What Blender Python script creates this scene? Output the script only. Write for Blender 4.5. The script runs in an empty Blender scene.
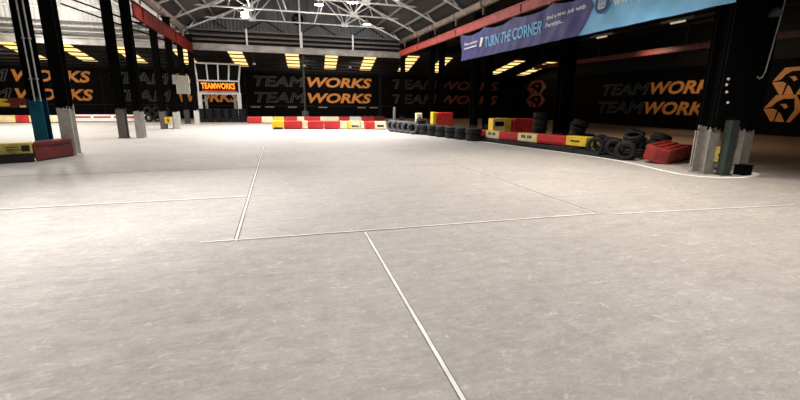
import bpy, bmesh, math, random
from mathutils import Vector, Matrix
random.seed(7)
C = bpy.context.scene.collection
R = math.radians
ORD = ['first', 'second', 'third', 'fourth', 'fifth', 'sixth', 'seventh', 'eighth', 'ninth', 'tenth', 'eleventh', 'twelfth']

# ------------------------------------------------------------------ materials
def mat(name, col, rough=.6, metal=0., var=.25, scale=6., emit=None, estr=0., spec=.4, bump=0., stretch=None):
    m = bpy.data.materials.new(name); m.use_nodes = True
    nt = m.node_tree; b = nt.nodes['Principled BSDF']
    b.inputs['Roughness'].default_value = rough; b.inputs['Metallic'].default_value = metal
    b.inputs['Specular IOR Level'].default_value = spec
    tc = nt.nodes.new('ShaderNodeTexCoord'); src = tc.outputs['Object']
    if stretch:
        mp = nt.nodes.new('ShaderNodeMapping'); mp.inputs['Scale'].default_value = stretch
        nt.links.new(src, mp.inputs['Vector']); src = mp.outputs['Vector']
    n = nt.nodes.new('ShaderNodeTexNoise'); n.inputs['Scale'].default_value = scale; n.inputs['Detail'].default_value = 5
    nt.links.new(src, n.inputs['Vector'])
    r = nt.nodes.new('ShaderNodeValToRGB')
    r.color_ramp.elements[0].position = .3; r.color_ramp.elements[1].position = .7
    r.color_ramp.elements[0].color = tuple(c * (1 - var) for c in col) + (1,)
    r.color_ramp.elements[1].color = tuple(min(1, c * (1 + var)) for c in col) + (1,)
    nt.links.new(n.outputs['Fac'], r.inputs['Fac']); nt.links.new(r.outputs['Color'], b.inputs['Base Color'])
    if emit:
        b.inputs['Emission Color'].default_value = emit + (1,); b.inputs['Emission Strength'].default_value = estr
    if bump:
        bp = nt.nodes.new('ShaderNodeBump'); bp.inputs['Strength'].default_value = bump; bp.inputs['Distance'].default_value = .02
        nt.links.new(n.outputs['Fac'], bp.inputs['Height']); nt.links.new(bp.outputs['Normal'], b.inputs['Normal'])
    return m

def column_mat(name, upper, lower, h):
    """paint that changes colour at height h along a chipped, ragged line"""
    m = mat(name, upper, .8, spec=.04); nt = m.node_tree; b = nt.nodes['Principled BSDF']
    tc = nt.nodes.new('ShaderNodeTexCoord'); sep = nt.nodes.new('ShaderNodeSeparateXYZ'); nt.links.new(tc.outputs['Object'], sep.inputs[0])
    n = nt.nodes.new('ShaderNodeTexNoise'); n.inputs['Scale'].default_value = 7; nt.links.new(tc.outputs['Object'], n.inputs['Vector'])
    ad = nt.nodes.new('ShaderNodeMath'); ad.operation = 'MULTIPLY_ADD'; ad.inputs[1].default_value = .5
    nt.links.new(n.outputs['Fac'], ad.inputs[0]); nt.links.new(sep.outputs['Z'], ad.inputs[2])
    gt = nt.nodes.new('ShaderNodeMath'); gt.operation = 'GREATER_THAN'; gt.inputs[1].default_value = h + .25
    nt.links.new(ad.outputs[0], gt.inputs[0])
    n2 = nt.nodes.new('ShaderNodeTexNoise'); n2.inputs['Scale'].default_value = 9; n2.inputs['Detail'].default_value = 6
    nt.links.new(tc.outputs['Object'], n2.inputs['Vector'])
    rr = nt.nodes.new('ShaderNodeValToRGB'); rr.color_ramp.elements[0].position = .34; rr.color_ramp.elements[1].position = .5
    rr.color_ramp.elements[0].color = tuple(c * .72 for c in lower) + (1,); rr.color_ramp.elements[1].color = lower + (1,)
    nt.links.new(n2.outputs['Fac'], rr.inputs['Fac'])
    mx = nt.nodes.new('ShaderNodeMix'); mx.data_type = 'RGBA'
    nt.links.new(gt.outputs[0], mx.inputs['Factor']); nt.links.new(rr.outputs['Color'], mx.inputs['A'])
    mx.inputs['B'].default_value = upper + (1,)
    nt.links.new(mx.outputs['Result'], b.inputs['Base Color'])
    return m

def floor_mat():
    m = bpy.data.materials.new('worn_concrete'); m.use_nodes = True
    nt = m.node_tree; b = nt.nodes['Principled BSDF']; L = nt.links.new
    tc = nt.nodes.new('ShaderNodeTexCoord')
    def noise(scale, detail, rough=.6, dist=0., vec=(1, 1, 1)):
        mp = nt.nodes.new('ShaderNodeMapping'); mp.inputs['Scale'].default_value = vec; L(tc.outputs['Object'], mp.inputs['Vector'])
        n = nt.nodes.new('ShaderNodeTexNoise'); n.inputs['Scale'].default_value = scale; n.inputs['Detail'].default_value = detail
        n.inputs['Roughness'].default_value = rough; n.inputs['Distortion'].default_value = dist
        L(mp.outputs['Vector'], n.inputs['Vector']); return n.outputs['Fac']
    def ramp(src, stops):
        r = nt.nodes.new('ShaderNodeValToRGB'); e = r.color_ramp.elements
        e[0].position, e[0].color = stops[0][0], stops[0][1] + (1,); e[1].position, e[1].color = stops[-1][0], stops[-1][1] + (1,)
        for p, c in stops[1:-1]:
            x = e.new(p); x.color = c + (1,)
        L(src, r.inputs['Fac']); return r.outputs['Color']
    def mix(a, b_, fac, mode='MIX'):
        x = nt.nodes.new('ShaderNodeMix'); x.data_type = 'RGBA'; x.blend_type = mode
        if isinstance(fac, float): x.inputs['Factor'].default_value = fac
        else: L(fac, x.inputs['Factor'])
        for s, v in (('A', a), ('B', b_)):
            if isinstance(v, tuple): x.inputs[s].default_value = v + (1,)
            else: L(v, x.inputs[s])
        return x.outputs['Result']
    base = ramp(noise(.7, 4), [(.3, (.365, .338, .319)), (.55, (.395, .367, .346)), (.75, (.425, .395, .370))])
    mott = ramp(noise(5.5, 8, .78, .5), [(.34, (.90, .895, .89)), (.52, (1, 1, 1)), (.68, (1.08, 1.08, 1.08))])
    c = mix(base, mott, 1., 'MULTIPLY')
    streak = ramp(noise(3.0, 8, .75, .3, (.45, 2.2, 1)), [(.36, (.90, .895, .89)), (.5, (1, 1, 1)), (.66, (1.12, 1.12, 1.12))])
    c = mix(c, streak, .8, 'MULTIPLY')
    chips = ramp(noise(5.5, 3, .55, .9, (1, 1.5, 1)), [(.655, (0, 0, 0)), (.69, (1, 1, 1))])
    c = mix(c, (.56, .53, .49), mix((0, 0, 0), chips, .6))
    flecks = ramp(noise(13, 6, .8, 1.2, (.7, 1.6, 1)), [(.36, (.88, .875, .87)), (.46, (1, 1, 1)), (.54, (1, 1, 1)), (.63, (1.28, 1.28, 1.27))])
    c = mix(c, flecks, 1., 'MULTIPLY')
    hair = ramp(noise(4.2, 4, .6, 2.2, (.5, 2.4, 1)), [(.485, (1, 1, 1)), (.5, (.80, .79, .78)), (.515, (1, 1, 1))])
    c = mix(c, hair, .7, 'MULTIPLY')
    specks = ramp(noise(38, 3), [(.3, (.87, .87, .87)), (.5, (1, 1, 1))])
    c = mix(c, specks, .7, 'MULTIPLY')
    # floor colour turns brown and darker beyond the painted line
    sx = nt.nodes.new('ShaderNodeSeparateXYZ'); L(tc.outputs['Object'], sx.inputs[0])
    mr = nt.nodes.new('ShaderNodeMapRange'); mr.inputs['From Min'].default_value = 10.4; mr.inputs['From Max'].default_value = 12.2
    L(sx.outputs['X'], mr.inputs['Value'])
    c = mix(c, mix(c, (.62, .46, .33), 1., 'MULTIPLY'), mr.outputs['Result'])
    L(c, b.inputs['Base Color'])
    b.inputs['Roughness'].default_value = .55; b.inputs['Specular IOR Level'].default_value = .3
    bp = nt.nodes.new('ShaderNodeBump'); bp.inputs['Strength'].default_value = .25; bp.inputs['Distance'].default_value = .01
    L(noise(9, 6), bp.inputs['Height']); L(bp.outputs['Normal'], b.inputs['Normal'])
    return m

M = {}
M['floor'] = floor_mat()
M['joint'] = mat('joint_dark', (.17, .155, .14), .9)
M['joint_light'] = mat('joint_edge', (.78, .76, .72), .7, var=.2, scale=3)
M['paint_white'] = mat('floor_paint', (.92, .91, .88), .6, var=.08)
M['dark_hoarding'] = mat('black_hoarding', (.0035, .0035, .004), .7, var=.4, scale=2, spec=.08)
M['wall_dark'] = mat('dark_wall', (.006, .006, .006), .8, var=.4, scale=2)
M['roof_dark'] = mat('roof_dark', (.024, .020, .018), .8, var=.3, scale=1.5)
M['roof_black'] = mat('roof_black', (.010, .0095, .009), .85, var=.3, scale=1.5)
M['roof_light'] = mat('roof_white', (.52, .51, .49), .7, var=.15, scale=1.2)
M['gable_grey'] = mat('gable_grey', (.10, .10, .105), .7, var=.2, scale=1)
M['purlin'] = mat('purlin_steel', (.085, .072, .066), .6, var=.3)
M['purlin_dark'] = mat('purlin_dark', (.02, .018, .017), .6, var=.3)
M['white_steel'] = mat('white_steel', (.60, .58, .56), .5, var=.25, scale=3)
M['dirty_beam'] = mat('dirty_white_beam', (.30, .275, .25), .6, var=.35, scale=1.5)
M['brown_steel'] = mat('brown_steel', (.20, .15, .12), .7, var=.45, scale=4)
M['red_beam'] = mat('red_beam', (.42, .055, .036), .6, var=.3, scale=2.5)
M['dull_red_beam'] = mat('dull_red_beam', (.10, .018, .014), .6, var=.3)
M['dull_red2'] = mat('left_red_beam', (.10, .010, .008), .8, var=.35, scale=2, spec=.05)  # darker red than the right-hand beam
M['far_letters'] = mat('shaded_letters', (.22, .065, .05), .6, var=.3, scale=1)  # the orange lettering, darkened in colour to imitate the weak light there
M['black_steel'] = mat('black_steel', (.0028, .0028, .003), .8, var=.3, spec=.05)
M['orange'] = mat('orange_letters', (.95, .36, .07), .5, var=.12, scale=3)
M['grey_outline'] = mat('grey_outline', (.10, .097, .095), .6)
M['pale_plate'] = mat('pale_plate', (.45, .38, .36), .6)
M['rubber'] = mat('tyre_rubber', (.011, .011, .012), .7, var=.4, scale=12, spec=.3)
M['rubber_grey'] = mat('worn_grey_rubber', (.11, .11, .115), .75, var=.45, scale=8)
M['red_plastic'] = mat('red_plastic', (.55, .028, .028), .42, var=.25, scale=3)
M['dusty_red'] = mat('dusty_red', (.26, .024, .020), .55, var=.35, scale=5)
M['dark_red'] = mat('dark_red', (.125, .016, .015), .7, var=.35, scale=5)
M['yellow_plastic'] = mat('yellow_plastic', (.85, .56, .035), .45, var=.2, scale=3)
M['cream_plastic'] = mat('cream_plastic', (.82, .70, .45), .5, var=.15, scale=3)
M['dirty_yellow'] = mat('dirty_yellow', (.62, .50, .12), .6, var=.4, scale=5)
M['white_plastic'] = mat('white_plastic', (.80, .77, .75), .5, var=.1, scale=3)
M['black_print'] = mat('black_print', (.02, .02, .02), .6)
M['blue_paint'] = mat('blue_paint', (.015, .10, .17), .5, var=.3, scale=6)
M['green_post'] = mat('green_post', (.035, .045, .042), .5, var=.3, scale=6)
M['lamp_body'] = mat('lamp_body', (.55, .55, .55), .4, metal=.4)
M['lamp_lens'] = mat('lamp_lens', (.9, .9, .9), .4, emit=(1., .96, .9), estr=14.)
M['dim_lens'] = mat('dim_lens', (.8, .75, .6), .5, emit=(1., .85, .55), estr=.35)
M['skylight'] = mat('skylight_sheet', (.6, .5, .3), .6, var=.1, scale=2, emit=(1., .66, .24), estr=1.5)
M['led_orange'] = mat('led_orange', (.9, .35, .03), .5, emit=(1., .24, .012), estr=1.3)
M['led_red'] = mat('led_red', (.5, .05, .03), .5, emit=(.8, .05, .02), estr=.35)
M['led_black'] = mat('led_black', (.003, .003, .003), .6, spec=.08)
M['board_grey'] = mat('grey_board', (.40, .40, .34), .5, var=.12)
M['navy_fabric'] = mat('navy_fabric', (.045, .042, .20), .6, var=.2, scale=1.2)
M['sky_fabric'] = mat('sky_fabric', (.24, .60, 1.), .6, var=.12, scale=1.2)
M['cyan_print'] = mat('cyan_print', (.24, .62, 1.), .6, var=.1)
M['white_print'] = mat('white_print', (.85, .85, .88), .6, var=.05)
M['navy_print'] = mat('navy_print', (.02, .06, .22), .6, var=.1)
M['cable_white'] = mat('white_cable', (.45, .45, .43), .5)

# ------------------------------------------------------------------ mesh building
class MB:
    def __init__(s): s.v = []; s.f = []
    def add(s, vs, fs):
        k = len(s.v); s.v += [Vector(p) for p in vs]; s.f += [tuple(i + k for i in f) for f in fs]; return s
    def box(s, a, b):
        (x0, y0, z0), (x1, y1, z1) = a, b
        return s.add([(x0, y0, z0), (x1, y0, z0), (x1, y1, z0), (x0, y1, z0), (x0, y0, z1), (x1, y0, z1), (x1, y1, z1), (x0, y1, z1)],
                     [(0, 3, 2, 1), (4, 5, 6, 7), (0, 1, 5, 4), (1, 2, 6, 5), (2, 3, 7, 6), (3, 0, 4, 7)])
    def prism(s, poly, z0, z1):
        n = len(poly)
        if sum(poly[i][0] * poly[(i + 1) % n][1] - poly[(i + 1) % n][0] * poly[i][1] for i in range(n)) < 0: poly = poly[::-1]
        return s.add([(x, y, z0) for x, y in poly] + [(x, y, z1) for x, y in poly],
                     [tuple(range(n))[::-1], tuple(range(n, 2 * n))] + [(i, (i + 1) % n, n + (i + 1) % n, n + i) for i in range(n)])
    def bar(s, p, q, w, h=None, up=(0, 0, 1)):
        p, q = Vector(p), Vector(q); h = h or w; d = (q - p).normalized(); up = Vector(up)
        if abs(d.dot(up)) > .99: up = Vector((0, 1, 0))
        a = d.cross(up).normalized() * w / 2; b = d.cross(a).normalized() * h / 2
        vs = [p - a - b, p + a - b, p + a + b, p - a + b, q - a - b, q + a - b, q + a + b, q - a + b]
        return s.add(vs, [(0, 3, 2, 1), (4, 5, 6, 7), (0, 1, 5, 4), (1, 2, 6, 5), (2, 3, 7, 6), (3, 0, 4, 7)])
    def tube(s, pts, r, n=8):
        pts = [Vector(p) for p in pts]; rings = []
        for i, p in enumerate(pts):
            d = (pts[min(i + 1, len(pts) - 1)] - pts[max(i - 1, 0)]).normalized()
            up = Vector((0, 0, 1)) if abs(d.z) < .9 else Vector((1, 0, 0))
            a = d.cross(up).normalized(); b = d.cross(a)
            rings.append([p + (a * math.cos(2 * math.pi * k / n) + b * math.sin(2 * math.pi * k / n)) * r for k in range(n)])
        vs = [v for g in rings for v in g]; fs = []
        for i in range(len(pts) - 1):
            for k in range(n):
                fs.append((i * n + k, i * n + (k + 1) % n, (i + 1) * n + (k + 1) % n, (i + 1) * n + k))
        fs += [tuple(range(n))[::-1], tuple(range((len(pts) - 1) * n, len(pts) * n))]
        return s.add(vs, fs)
    def lathe(s, prof, n=24, c=(0, 0, 0), closed=False):
        m = len(prof); vs = []; fs = []
        for k in range(n):
            t = 2 * math.pi * k / n
            vs += [(c[0] + r * math.cos(t), c[1] + r * math.sin(t), c[2] + z) for r, z in prof]
        for k in range(n):
            for i in range(m if closed else m - 1):
                j = (i + 1) % m; k2 = (k + 1) % n
                fs.append((k * m + i, k2 * m + i, k2 * m + j, k * m + j))
        return s.add(vs, fs)
    def move(s, mtx):
        s.v = [mtx @ p for p in s.v]; return s
    def build(s, name, m, parent=None, loc=(0, 0, 0), bevel=0., seg=2, smooth=False, world=True):
        """vertices are given in world space when world is true, else already local to loc"""
        o0 = Vector(loc) if parent is None else parent_loc(parent)
        me = bpy.data.meshes.new(name)
        me.from_pydata([tuple(p - o0) if world else tuple(p) for p in s.v], [], s.f)
        bm = bmesh.new(); bm.from_mesh(me)
        bmesh.ops.recalc_face_normals(bm, faces=bm.faces)
        if bevel:
            es = [e for e in bm.edges if len(e.link_faces) == 2 and e.calc_face_angle(0) > .5]
            bmesh.ops.bevel(bm, geom=es, offset=bevel, segments=seg, affect='EDGES', profile=.5)
        if smooth:
            for f in bm.faces: f.smooth = True
        bm.to_mesh(me); bm.free()
        me.materials.append(M[m] if isinstance(m, str) else m)
        o = bpy.data.objects.new(name, me); C.objects.link(o)
        if parent is not None: o.parent = parent
        else: o.location = loc
        return o

def parent_loc(p):
    v = Vector((0, 0, 0))
    while p is not None: v = v + Vector(p.location); p = p.parent
    return v
def tag(o, label, cat, group=None, kind='thing'):
    o['label'] = label; o['category'] = cat; o['kind'] = kind
    if group: o['group'] = group
    return o
def thing(name, label, cat, loc, group=None, kind='thing'):
    o = bpy.data.objects.new(name, None); C.objects.link(o); o.location = loc; o.empty_display_size = .2
    return tag(o, label, cat, group, kind)
def struct(o):
    o['kind'] = 'structure'; return o
def dup(root, loc, label=None, group=None, rot=None):
    r = root.copy(); C.objects.link(r); r.location = loc
    if rot is not None: r.rotation_euler = rot
    if label: r['label'] = label
    if group: r['group'] = group
    for ch in list(root.children):
        c = ch.copy(); C.objects.link(c); c.parent = r
        for g in ch.children:
            d = g.copy(); C.objects.link(d); d.parent = c
    return r

# lettering: a flat (or outlined) text mesh fitted into a box spanned by u (reading direction) and v (up)
_tc = {}
def text_shape(txt, bold=0., shear=0., outline=0.):
    key = (txt, bold, shear, outline)
    if key in _tc: return _tc[key]
    cu = bpy.data.curves.new('t', 'FONT'); cu.body = txt; cu.shear = shear; cu.resolution_u = 3
    if outline: cu.fill_mode = 'NONE'; cu.bevel_depth = outline; cu.bevel_resolution = 0
    else: cu.offset = bold; cu.extrude = .004
    ob = bpy.data.objects.new('t', cu); C.objects.link(ob)
    bpy.context.view_layer.update()
    me = bpy.data.meshes.new_from_object(ob.evaluated_get(bpy.context.evaluated_depsgraph_get()))
    vs = [v.co.copy() for v in me.vertices]; fs = [tuple(p.vertices) for p in me.polygons]
    bpy.data.objects.remove(ob); bpy.data.curves.remove(cu); bpy.data.meshes.remove(me)
    x0 = min(v.x for v in vs); x1 = max(v.x for v in vs); y0 = min(v.y for v in vs); y1 = max(v.y for v in vs)
    _tc[key] = ([((v.x - x0) / (x1 - x0), (v.y - y0) / (y1 - y0), v.z) for v in vs], fs)
    return _tc[key]
def put_text(mb, txt, O, u, v, W, H, bold=.02, shear=0., outline=0., lift=.03):
    vs, fs = text_shape(txt, bold, shear, outline)
    O, u, v = Vector(O), Vector(u), Vector(v); n = u.cross(v)
    return mb.add([O + u * (W * a) + v * (H * b) + n * (lift + z * .4) for a, b, z in vs], fs)

# ------------------------------------------------------------------ the hall shell
struct(MB().box((-26, -6, -.2), (27, 42, 0)).build('floor', 'floor'))
YB = 40.3
struct(MB().box((-26, YB, 0), (26.2, YB + .2, 7)).build('wall_back', 'wall_dark'))
struct(MB().box((26, -6, 0), (26.2, YB, 7)).build('wall_right', 'wall_dark'))
struct(MB().box((-26.2, -6, 0), (-26, YB + .2, 7)).build('wall_left', 'wall_dark'))

def corrugated(p00, p10, p01, nrm, pitch, amp):
    """sheet from p00 along p10 (ribs follow p01)"""
    p00, p10, p01, nrm = map(Vector, (p00, p10, p01, nrm)); L = (p10 - p00).length; n = max(2, int(L / pitch) * 2)
    vs, fs = [], []
    for i in range(n + 1):
        a = p00 + (p10 - p00) * (i / n) + nrm * (amp if i % 2 else 0)
        vs += [a, a + (p01 - p00)]
    for i in range(n): fs.append((2 * i, 2 * i + 1, 2 * i + 3, 2 * i + 2))
    return MB().add(vs, fs)

EZ, RZ = 6.05, 9.5          # eaves and ridge height of the saw of gables
def gable_roof(xa, xb, m, y0, pm):
    xm = (xa + xb) / 2
    o = None
    for x0, x1 in ((xa, xm), (xb, xm)):
        mb = corrugated((x0, y0, EZ), (x0, 32, EZ), (x1, y0, RZ), (0, 0, 1), .3, .05)
        ob = struct(mb.build('ceiling', m)); o = o or ob
        for k in range(1, 7):
            t = k / 7; x = x0 + (x1 - x0) * t; z = EZ + (RZ - EZ) * t - .09
            MB().bar((x, y0, z), (x, 31.9, z), .06, .14).build('purlin', pm, ob)
    return o
gable_roof(-5.55, 9.7, 'roof_dark', 4, 'purlin')
gable_roof(-20.9, -5.7, 'roof_light', 8, 'white_steel')
# right aisle: low dark roof
ra = struct(corrugated((9.75, 0, 5.9), (9.75, 32, 5.9), (26, 0, 6.5), (0, 0, 1), .3, .05).build('ceiling', 'roof_black'))
for k in range(1, 9):
    x = 9.8 + k * 1.8; MB().bar((x, 0, 5.8 + .035 * k * 1.8), (x, 31.9, 5.8 + .035 * k * 1.8), .07, .16).build('purlin', 'purlin_dark', ra)
# lean-to roof at the back with rooflights
def lz(y): return 5.42 - .15 * (y - 31.8)
lt = struct(corrugated((-26, 31.9, lz(31.9)), (26, 31.9, lz(31.9)), (-26, YB, lz(YB)), (0, 0, 1), .35, .05).build('ceiling', 'roof_black'))
for k in range(7):
    y = 32.4 + k * 1.13
    MB().bar((-25.9, y, lz(y) - .07), (25.9, y, lz(y) - .07), .07, .08).build('purlin', 'purlin_dark', lt)
def gable_wall(xa, xb, z0, m, name):
    xm = (xa + xb) / 2; vs, fs = [], []; n = int((xb - xa) / .12)
    for i in range(n + 1):
        x = xa + (xb - xa) * i / n; zt = EZ + (RZ - EZ) * (1 - abs(x - xm) / ((xb - xa) / 2)) + .02
        y = 32.0 + (.05 if i % 2 else 0)
        vs += [(x, y, z0), (x, y, zt)]
    for i in range(n): fs.append((2 * i, 2 * i + 2, 2 * i + 3, 2 * i + 1))
    return struct(MB().add(vs, fs).build(name, m))
gable_wall(-5.6, 9.7, 6.1, 'gable_grey', 'wall_gable_centre')
gable_wall(-20.9, -5.6, 5.9, 'roof_light', 'wall_gable_left')
struct(MB().box((9.7, 32, 5.4), (26, 32.1, 6.6)).build('wall_gable_right', 'wall_dark'))
struct(MB().box((-5.5, 31.95, 5.3), (9.7, 32.05, 6.12)).build('trim_1', 'roof_dark'))
struct(MB().box((-26, 31.95, 5.3), (-5.5, 32.05, 5.92)).build('trim_2', 'roof_light'))

# rooflights: translucent sheets lying under the lean-to roof
for i, (x, sk) in enumerate(((-16.3, .0), (-13.2, .0), (-9.9, .1), (-6.2, .1), (-2.52, .25), (1.52, .42), (4.54, .5), (7.62, .6), (11.1, .7), (14.0, .9), (20.9, .3), (24.2, .3))):
    y0, y1 = 33.2, 38.6; w = .5
    struct(MB().add([(x - w, y0, lz(y0) - .02), (x + w, y0, lz(y0) - .02), (x + w + sk, y1, lz(y1) - .02), (x - w + sk, y1, lz(y1) - .02)], [(0, 1, 2, 3)])
           .build('window_%d' % (i + 1), 'skylight'))

# floor joints and paint
def ribbon(pts, w, z):
    mb = MB(); pts = [Vector((x, y, 0)) for x, y in pts]
    vs = []; fs = []
    for i, p in enumerate(pts):
        d = (pts[min(i + 1, len(pts) - 1)] - pts[max(i - 1, 0)]).normalized(); nrm = Vector((-d.y, d.x, 0)) * w / 2
        vs += [p - nrm + Vector((0, 0, z)), p + nrm + Vector((0, 0, z))]
    for i in range(len(pts) - 1): fs.append((2 * i, 2 * i + 1, 2 * i + 3, 2 * i + 2))
    return mb.add(vs, fs)
tn = [3]
def joint(pts, w=.02, light=None):
    tn[0] += 1
    o = struct(ribbon(pts, w, .002).build('trim_%d' % tn[0], 'joint'))
    if light:
        a, b = Vector(pts[0]), Vector(pts[-1]); d = (b - a).normalized(); nx = Vector((-d.y, d.x)) * light[0]
        ribbon([tuple(a + nx), tuple(b + nx)], light[1], .0025).build('joint_edge', 'joint_light', o)
        if len(light) > 2:
            ribbon([tuple(a + nx * 2), tuple(b + nx * 2)], w * .8, .002).build('joint_gap', 'joint', o)
joint([(-.46, 4.66), (-.30, 21.5)], .017, (.020, .022, 1))
joint([(-.85, 4.68), (4.4, 4.58)], .024, (.026, .024))
joint([(4.5, 4.50), (7.8, 4.22)], .022, (.026, .024))
joint([(.98, 4.6), (.83, .3)], .007, (-.016, .026, 1))
joint([(4.33, 4.62), (4.33, 9.3)], .030, (.030, .016))
joint([(-4.2, 6.9), (-.42, 6.93)], .04, (.04, .03))
joint([(-7.5, 9.9), (-.40, 10.1)], .03)
joint([(-.38, 10.1), (4.4, 9.5)], .02)
joint([(3.4, 12.8), (7.8, 12.5)], .025)
line = [(7.35, 20.0), (7.75, 17.6), (7.93, 16.02), (8.05, 15.3), (8.27, 14.17), (8.5, 12.95), (8.84, 11.4), (9.08, 10.1), (9.1, 9.1), (8.98, 8.3), (8.78, 7.5), (8.72, 6.95), (8.86, 6.6),
        (9.2, 6.38), (9.6, 6.3), (10.05, 6.36), (10.4, 6.5), (10.62, 6.68), (10.74, 6.9), (10.78, 7.2)]
tag(ribbon(line, .12, .003).build('painted_line', 'paint_white'), 'white line painted on the floor, curving past the tyres and round the right columns', 'floor line')
tag(ribbon([(-1.6, 29.2), (2.5, 28.9), (6.2, 28.4)], .09, .003).build('painted_line', 'paint_white'), 'white line painted across the far floor behind the front barriers', 'floor line')
tag(ribbon([(-9.0, 27.9), (-5, 27.5), (-1.6, 27.2)], .12, .003).build('painted_line', 'paint_white'), 'white line painted on the far floor before the scoreboard stand', 'floor line')

# ------------------------------------------------------------------ columns
def ibeam(mb, x, y, z0, z1, w=.30, d=.30, t=.03):
    mb.box((x - w / 2, y - d / 2, z0), (x + w / 2, y - d / 2 + t, z1))
    mb.box((x - w / 2, y + d / 2 - t, z0), (x + w / 2, y + d / 2, z1))
    mb.box((x - t / 2, y - d / 2 + t, z0), (x + t / 2, y + d / 2 - t, z1)); return mb
BK = (.0028, .0026, .0026)
def column(x, y, low, h, label, group, top=5.66, w=.30, d=.30):
    t = thing('steel_column', label, 'column', (x, y, 0), group)
    ibeam(MB(), x, y, .02, top, w, d).build('shaft', column_mat('column_paint', BK, low, h), t)
    MB().box((x - w * .62, y - d * .62, 0), (x + w * .62, y + d * .62, .025)).build('base_plate', column_mat('plate_paint', BK, low, h), t)
    MB().box((x - w * .75, y - d * .6, top), (x + w * .75, y + d * .6, top + .04)).build('cap_plate', 'black_steel', t)
    return t
WH = (.6, .58, .55); GREY = (.17, .145, .135); DG = (.06, .058, .055)
gl, gr = 'left row of steel columns', 'right row of steel columns'
column(-6.02, 13.62, (.018, .115, .185), 1.5, 'black steel column with a blue painted foot behind the barrier', gl)
column(-5.42, 13.62, (.50, .47, .44), 1.28, 'black column with a chipped whitish foot behind the dark red barrier', gl)
column(-5.86, 19.4, GREY, 1.15, 'black column with a dull brown foot, left of the second column pair', gl)
column(-5.24, 19.4, (.46, .44, .42), 1.08, 'black column with a whitish grey foot in the second column pair', gl)
column(-5.72, 25.4, GREY, .95, 'black column with a dark foot left of the small yellow block', gl)
column(-5.06, 25.4, WH, .9, 'black column with a white foot right of the small yellow block', gl)
column(-5.58, 31.2, DG, .9, 'dark column between the grey board and the scoreboard stand', gl)
column(-4.98, 31.2, WH, .85, 'black column with a white foot touching the scoreboard stand', gl)
column(9.36, 6.98, (.25, .235, .215), 1.02, 'black column with chipped white foot nearest the red barriers on the right', gr)
column(10.42, 6.98, (.24, .225, .20), .98, 'black column with chipped grey foot at the end of the curved white line', gr)
column(10.02, 7.55, (.42, .40, .37), .9, 'black column with a grey foot behind the dark green post', gr)
column(10.55, 13.75, DG, .5, 'black column standing beside the tall tyre stack', gr)
column(11.25, 14.3, DG, .5, 'black column rising out of the loose tyre pile', gr)
column(9.55, 19.0, DG, .5, 'black column behind the red barrier row, left of the tall yellow block', gr)
column(10.25, 19.0, DG, .5, 'black column directly behind the tall yellow block', gr)
column(9.55, 25.0, DG, .5, 'thin dark column beyond the red upright block, left one of its pair', gr)
column(10.2, 25.0, DG, .5, 'thin dark column beyond the red upright block, right one of its pair', gr)
column(9.5, 31.0, DG, .5, 'farthest dark column under the end of the right red beam', gr)
# conduits on the first column
for x, lab in ((-5.99, 'left'), (-5.86, 'right')):
    t = thing('conduit_pipe', 'thin grey conduit running up the blue-footed column, %s of two' % lab, 'pipe', (x, 13.44, 1.5), 'conduits on the blue column')
    MB().tube([(x, 13.43, 1.45), (x, 13.43, 5.6)], .018, 6).build('pipe', 'cable_white', t)
    for z in (2.0, 3.0, 4.0): MB().box((x - .03, 13.40, z), (x + .03, 13.468, z + .03)).build('clip', 'lamp_body', t)
# cluster details on the right
t = thing('black_board', 'black padded board spanning the two right columns above their feet', 'board', (9.9, 6.83, 1.05))
MB().prism([(9.22, 6.76), (10.56, 6.76), (10.56, 6.80), (9.22, 6.80)], 1.12, 4.85).build('panel', 'black_steel', t)
MB().box((9.22, 6.74, 1.10), (10.56, 6.82, 1.16)).build('bottom_rail', 'black_steel', t)
for k, (z, xx) in enumerate(((2.07, 9.22), (1.95, 9.2), (1.80, 9.24), (1.58, 9.33))):
    mb = MB().lathe([(0, 0), (.03, 0), (.03, .02), (0, .025)], 10)
    mb.move(Matrix.Translation((xx + .12, 6.76, z)) @ Matrix.Rotation(R(90), 4, 'X')); mb.build('bolt_head', 'white_print', t)
t = thing('square_post', 'dark green square post standing between the two right columns', 'post', (9.72, 6.60, 0))
MB().box((9.46, 6.58, .02), (9.70, 6.74, 1.22)).build('post_body', 'green_post', t, bevel=.02)
MB().box((9.44, 6.56, 0), (9.72, 6.75, .03)).build('post_foot', 'green_post', t)
MB().box((9.45, 6.57, 1.22), (9.71, 6.75, 1.27)).build('post_cap', 'black_steel', t, bevel=.01)
t = thing('junction_box', 'small black box on the floor between the right columns', 'box', (10.07, 6.6, 0))
MB().box((9.94, 6.48, 0), (10.22, 6.70, .2)).build('casing', 'black_steel', t, bevel=.015)
MB().box((9.93, 6.47, .2), (10.23, 6.71, .225)).build('lid', 'black_steel', t)
tag(MB().tube([(10.48, 6.72, 4.6), (10.50, 6.70, 3.9), (10.44, 6.70, 3.3), (10.36, 6.69, 2.7), (10.31, 6.69, 2.25), (10.25, 6.69, 2.13), (10.17, 6.69, 2.09), (10.10, 6.69, 2.13)], .014, 6)
    .build('hanging_cable', 'cable_white'), 'thin white cable hanging down the right column and curling at its end', 'cable')
t = thing('floodlight', 'small grey floodlight mounted high on the right columns', 'floodlight', (9.98, 6.66, 3.35))
mb = MB().lathe([(.0, .0), (.05, .0), (.11, .16), (.10, .16), (0, .12)], 14); mb.move(Matrix.Translation((9.98, 6.62, 3.35)) @ Matrix.Rotation(R(60), 4, 'Y') @ Matrix.Rotation(R(20), 4, 'X'))
mb.build('lamp_head', 'green_post', t); MB().bar((9.98, 6.75, 3.4), (9.98, 6.62, 3.38), .04).build('bracket', 'black_steel', t)
t = thing('foot_pad', 'small yellow pad strapped to the foot of the right column', 'pad', (9.53, 6.75, .3))
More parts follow.
